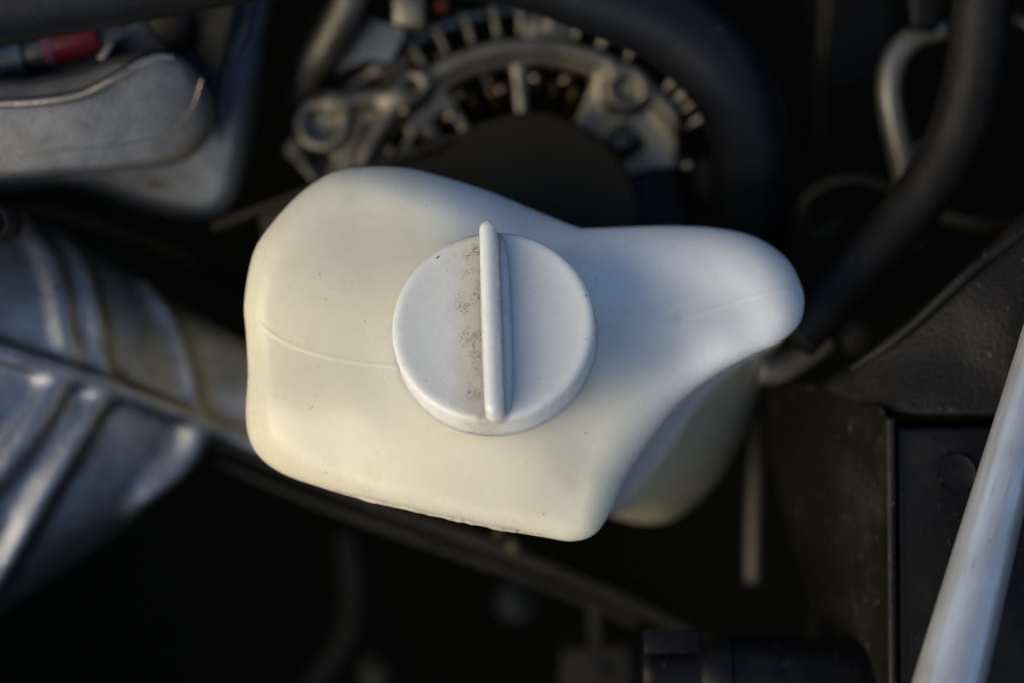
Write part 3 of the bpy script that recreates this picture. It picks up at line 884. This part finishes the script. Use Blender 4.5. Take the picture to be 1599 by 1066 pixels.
# pulley in front of the alternator with its belt
pul = thing('alternator_pulley', 'large dark round pulley between the alternator vents and the tank', 'pulley', P(828, 350, -.11))
uz = S(1, -.098)
pc = P(828, 350, -.098)
prf = [(150 * uz, -.022), (170 * uz, -.022), (171 * uz, -.001), (166 * uz, 0.0), (150 * uz, 0.0), (100 * uz, .0012), (60 * uz, .003), (40 * uz, .004), (20 * uz, .005)]
adopt(lathe('wheel', prf, M_BELT, None, 96, Matrix.Translation(pc)), pul)
for k in range(5):
    adopt(sweep('groove_rib', [(pc.x + math.cos(t_) * 171 * uz, pc.y + math.sin(t_) * 171 * uz, pc.z - .003 - .004 * k) for t_ in np.linspace(0, 2 * math.pi, 33)], 0.0009, M_BELT, None, 6, 64, caps=False), pul)
adopt(hexbolt('nut', pc + Vector((0, 0, .004)), 16 * uz, M_STEEL, None), pul)

belt = thing('drive_belt', 'dull black ribbed belt leaving the dark pulley toward the left', 'belt', P(600, 250, -.12))
def ribbon(name, path, wz, th, mat, root, rows=1):
    q = catmull([tuple(p) for p in path], 80)
    T = np.gradient(q, axis=0); T[:, 2] = 0; T /= np.linalg.norm(T, axis=1)[:, None]
    N = np.stack([-T[:, 1], T[:, 0], 0 * T[:, 0]], 1)
    V = []; F = []
    sec = [(0, 0), (th, 0), (th, -wz), (0, -wz)]
    for i in range(len(q)):
        for (a, b) in sec: V.append(q[i] + N[i] * a + np.array([0, 0, b]))
    for i in range(len(q) - 1):
        for j in range(4): F.append((i * 4 + j, i * 4 + (j + 1) % 4, (i + 1) * 4 + (j + 1) % 4, (i + 1) * 4 + j))
    F.append((3, 2, 1, 0)); F.append(tuple((len(q) - 1) * 4 + j for j in range(4)))
    o = mesh_obj(name, V, F, mat, None, False)
    b_ = bmesh.new(); b_.from_mesh(o.data); bmesh.ops.recalc_face_normals(b_, faces=b_.faces); b_.to_mesh(o.data); b_.free()
    return adopt(o, root)
pts = [P(828 + 174 * math.cos(R_(a)), 350 - 174 * math.sin(R_(a)), -.100) for a in range(-10, 108, 10)]
pts += [P(720, 205, -.100), P(640, 236, -.101), P(540, 272, -.103), P(430, 312, -.106), P(330, 350, -.11)]
ribbon('strap', [tuple(p) for p in pts], .018, .0022, M_BELT, belt)
# dark cover plate filling the wedge under the belt
hp = polybox('hose_guard', [P(962, 282, -.104), P(1010, 262, -.104), P(1062, 258, -.104), P(1075, 330, -.106), P(1130, 420, -.108), P(960, 440, -.106)][::-1], M_PLA, None, .003, 3, .02)
tag(hp, 'black plastic guard between the dark pulley and the thick woven hose', 'guard')
pl = polybox('belt_guard', [P(520, 268, -.108), P(640, 236, -.107), P(720, 208, -.106), P(790, 200, -.106), P(820, 380, -.106), P(700, 470, -.11), (P(430, 480, -.112)), P(400, 330, -.112)][::-1], M_BELT, None, .003, 3, .02)
tag(pl, 'dark dusty guard plate below the belt behind the tank', 'guard')

# ------------------------------------------------------------------ black box, right side
box = thing('relay_box', 'large dusty black plastic box with slanted top filling the right side', 'plastic box', P(1400, 800, -.12))
H_L = tps([(1300, 600, -52), (1345, 560, -46), (1450, 480, -36), (1599, 350, -32), (1740, 260, -32), (1740, 600, -26), (1420, 630, -31), (1560, 520, -27), (1500, 560, -31), (1400, 560, -39)])
adopt(pillow('slanted_lid', [(1285, 600, 14), (1345, 558, 16), (1450, 470, 20), (1530, 395, 22), (1620, 315, 24), (1760, 240, 20), (1790, 420, 20), (1780, 630, 16), (1600, 646, 14), (1400, 650, 14), (1330, 628, 14)],
             (1520, 530), H_L, M_PLAD, None, None, nth=160, rings=30, walls=6, zl=-120, zb=-125)[0], box)
H_S = tps([(1200, 640, -95), (1286, 620, -62), (1370, 660, -33), (1385, 900, -29), (1385, 1130, -29), (1300, 800, -60), (1320, 1000, -56), (1230, 900, -95), (1260, 1100, -88), (1250, 760, -80), (1340, 760, -40)])
adopt(pillow('side_wall', [(1186, 630, 12), (1230, 598, 18), (1290, 600, 20), (1350, 625, 18), (1388, 662, 12), (1391, 900, 12), (1391, 1150, 12), (1300, 1160, 12), (1225, 1150, 20), (1262, 960, 30), (1222, 800, 34)],
             (1310, 880), H_S, M_PLAD, None, None, nth=200, rings=30, walls=6, zl=-150, zb=-155)[0], box)
adopt(sweep('moulded_rib', [P(1330, 575, -.0455), P(1420, 512, -.037), P(1520, 420, -.030), P(1620, 345, -.0295)], [.0012, .002, .002, .0014], M_PLAD, None, 12, 40), box)
adopt(polybox('top_panel', [P(1398, 668, -.024), P(1760, 662, -.024), P(1760, 1160, -.024), P(1402, 1160, -.024)][::-1], M_PLA, None, .002, 3, .06), box)
adopt(polybox('edge_rail', [P(1384, 650, -.020), P(1400, 650, -.020), P(1404, 1160, -.020), P(1388, 1160, -.020)][::-1], M_PLAD, None, .0016, 4, .02), box)
adopt(lathe('round_boss', [(S(34), 0), (S(34), .0016), (S(32), .0022), (S(27), .0018), (S(4), .0018)], M_PLA, None, 48, Matrix.Translation(P(1490, 738, -.0245))), box)

M_ROD = mat_flat('dull_grey_rod', (0.075, 0.072, 0.06), 0.5, 0.3)
rod = sweep('upright_rod', [P(1180, 640, -.16), P(1180, 720, -.16), P(1178, 800, -.16), P(1176, 908, -.16)], [S(12, -.16), S(14, -.16), S(14, -.16), S(13, -.16)], M_ROD, None, 16, 30)
tag(rod, 'narrow upright pale rod in the dark gap right of the tank', 'rod')

con = thing('black_connector', 'black plastic barrel connector lying at the bottom edge', 'connector', P(1200, 1020, -.08))
axc = Vector((1, -0.03, 0)).to_track_quat('Z', 'Y').to_matrix().to_4x4()
p0 = P(1003, 1045, -.050)
adopt(lathe('nose', [(S(40), 0), (S(44), .001), (S(44), .004), (S(60), .0045), (S(60), .020), (S(55), .021)], M_PLA, None, 40, Matrix.Translation(p0) @ axc), con)
adopt(lathe('barrel', [(S(66), .019), (S(76), .022), (S(76), .0285), (S(71), .0295), (S(71), .082), (S(60), .086)], M_PLA, None, 48, Matrix.Translation(p0 + Vector((0, -.002, 0))) @ axc), con)
adopt(polybox('locking_tab', [P(1005, 985, -.037), P(1095, 985, -.037), P(1095, 1020, -.035), P(1005, 1020, -.035)][::-1], M_PLA, None, .001, 2, .005), con)

# ------------------------------------------------------------------ rail below the tank and small things in the depths
rl = thing('cross_rail', 'dark dusty metal rail running diagonally under the front of the tank', 'rail', P(700, 800, -.16))
adopt(sweep('upper_bead', [P(300, 668, -.135), P(430, 722, -.14), P(600, 790, -.142), P(800, 862, -.145), P(1000, 946, -.15), P(1110, 1000, -.155)], S(15, -.14), M_RAIL, None, 20, 60), rl)
adopt(sweep('lower_bead', [P(340, 716, -.15), P(480, 776, -.152), P(650, 838, -.155), P(830, 902, -.16), P(1000, 970, -.165)], S(11, -.15), M_RAIL, None, 16, 60), rl)
adopt(polybox('web', [P(300, 660, -.15), P(620, 780, -.15), P(1040, 940, -.16), P(1040, 975, -.165), P(640, 836, -.16), P(300, 700, -.155)][::-1], M_DEEP, None, .002, 2, .02), rl)
boltin(800, 852, -.128, S(9), rl, M_TAN)
boltin(778, 832, -.128, S(6), rl, M_TAN)
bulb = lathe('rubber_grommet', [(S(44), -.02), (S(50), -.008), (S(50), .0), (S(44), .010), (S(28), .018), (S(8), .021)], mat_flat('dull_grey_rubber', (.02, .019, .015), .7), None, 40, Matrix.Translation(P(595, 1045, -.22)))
tag(bulb, 'dim rounded grey rubber dome deep in the dark at the bottom edge', 'grommet')
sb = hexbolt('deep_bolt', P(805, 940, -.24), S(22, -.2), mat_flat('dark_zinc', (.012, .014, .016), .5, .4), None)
tag(sb, 'faint bluish bolt head deep in the dark below the rail', 'bolt')
pb_ = hexbolt('pale_bolt', P(1332, 528, -.10), S(17, -.1), M_TAN, None)
tag(pb_, 'pale bolt head between the outlet and the slanted box lid', 'bolt')
gb = hexbolt('small_bright_bolt', P(1436, 236, -.13), S(8, -.1), M_STEEL, None)
tag(gb, 'tiny bright bolt between the pale bent pipe and plain black hose', 'bolt')

# a harness of dark cables in the gap beneath the cover and beside the alternator
hn = sweep('wiring_harness', [P(-60, 318, -.12), P(60, 330, -.12), P(150, 352, -.125), P(250, 385, -.14), P(340, 430, -.16), P(420, 470, -.18)], S(13, -.12), M_RAIL, None, 14, 60)
tag(hn, 'dark taped cable bundle between the cover and the ribbed casting', 'cable')
tp = sweep('tan_tube', [P(110, 345, -.13), P(170, 352, -.13), P(215, 372, -.135), P(250, 400, -.15)], S(9, -.13), M_TAN, None, 12, 30)
tag(tp, 'short dull tan tube just above the ribbed casting', 'tube')
ps = polybox('side_bracket', [P(1065, 260, -.15), P(1110, 240, -.15), P(1115, 330, -.15), P(1085, 315, -.15)][::-1], M_TAN, None, .002, 2, .02)
tag(ps, 'dim tan bracket tucked between alternator and thick woven hose', 'bracket')

# dim things further down
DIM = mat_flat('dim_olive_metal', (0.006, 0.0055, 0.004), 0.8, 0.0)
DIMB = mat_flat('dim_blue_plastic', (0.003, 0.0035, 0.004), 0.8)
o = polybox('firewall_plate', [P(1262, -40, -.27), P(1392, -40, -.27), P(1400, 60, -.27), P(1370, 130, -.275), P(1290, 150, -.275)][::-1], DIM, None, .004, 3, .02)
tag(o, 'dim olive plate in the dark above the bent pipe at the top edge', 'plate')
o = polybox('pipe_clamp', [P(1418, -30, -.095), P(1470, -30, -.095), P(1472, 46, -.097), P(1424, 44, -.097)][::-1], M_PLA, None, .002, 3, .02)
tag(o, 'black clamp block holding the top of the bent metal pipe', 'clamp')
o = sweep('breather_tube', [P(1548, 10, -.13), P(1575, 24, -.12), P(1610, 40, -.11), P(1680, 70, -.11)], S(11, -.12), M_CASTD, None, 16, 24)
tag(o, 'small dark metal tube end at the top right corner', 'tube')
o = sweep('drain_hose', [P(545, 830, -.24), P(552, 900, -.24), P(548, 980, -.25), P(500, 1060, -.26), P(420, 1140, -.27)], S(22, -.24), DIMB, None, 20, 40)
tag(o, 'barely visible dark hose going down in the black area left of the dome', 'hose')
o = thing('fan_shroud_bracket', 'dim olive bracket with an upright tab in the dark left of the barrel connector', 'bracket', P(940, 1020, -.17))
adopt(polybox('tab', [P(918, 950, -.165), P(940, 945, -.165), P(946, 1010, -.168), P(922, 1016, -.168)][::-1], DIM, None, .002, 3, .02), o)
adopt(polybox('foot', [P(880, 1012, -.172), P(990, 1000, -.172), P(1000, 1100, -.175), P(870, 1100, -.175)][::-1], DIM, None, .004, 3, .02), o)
adopt(hexbolt('bolt', P(935, 1045, -.172), S(9, -.17), DIM, None), o)
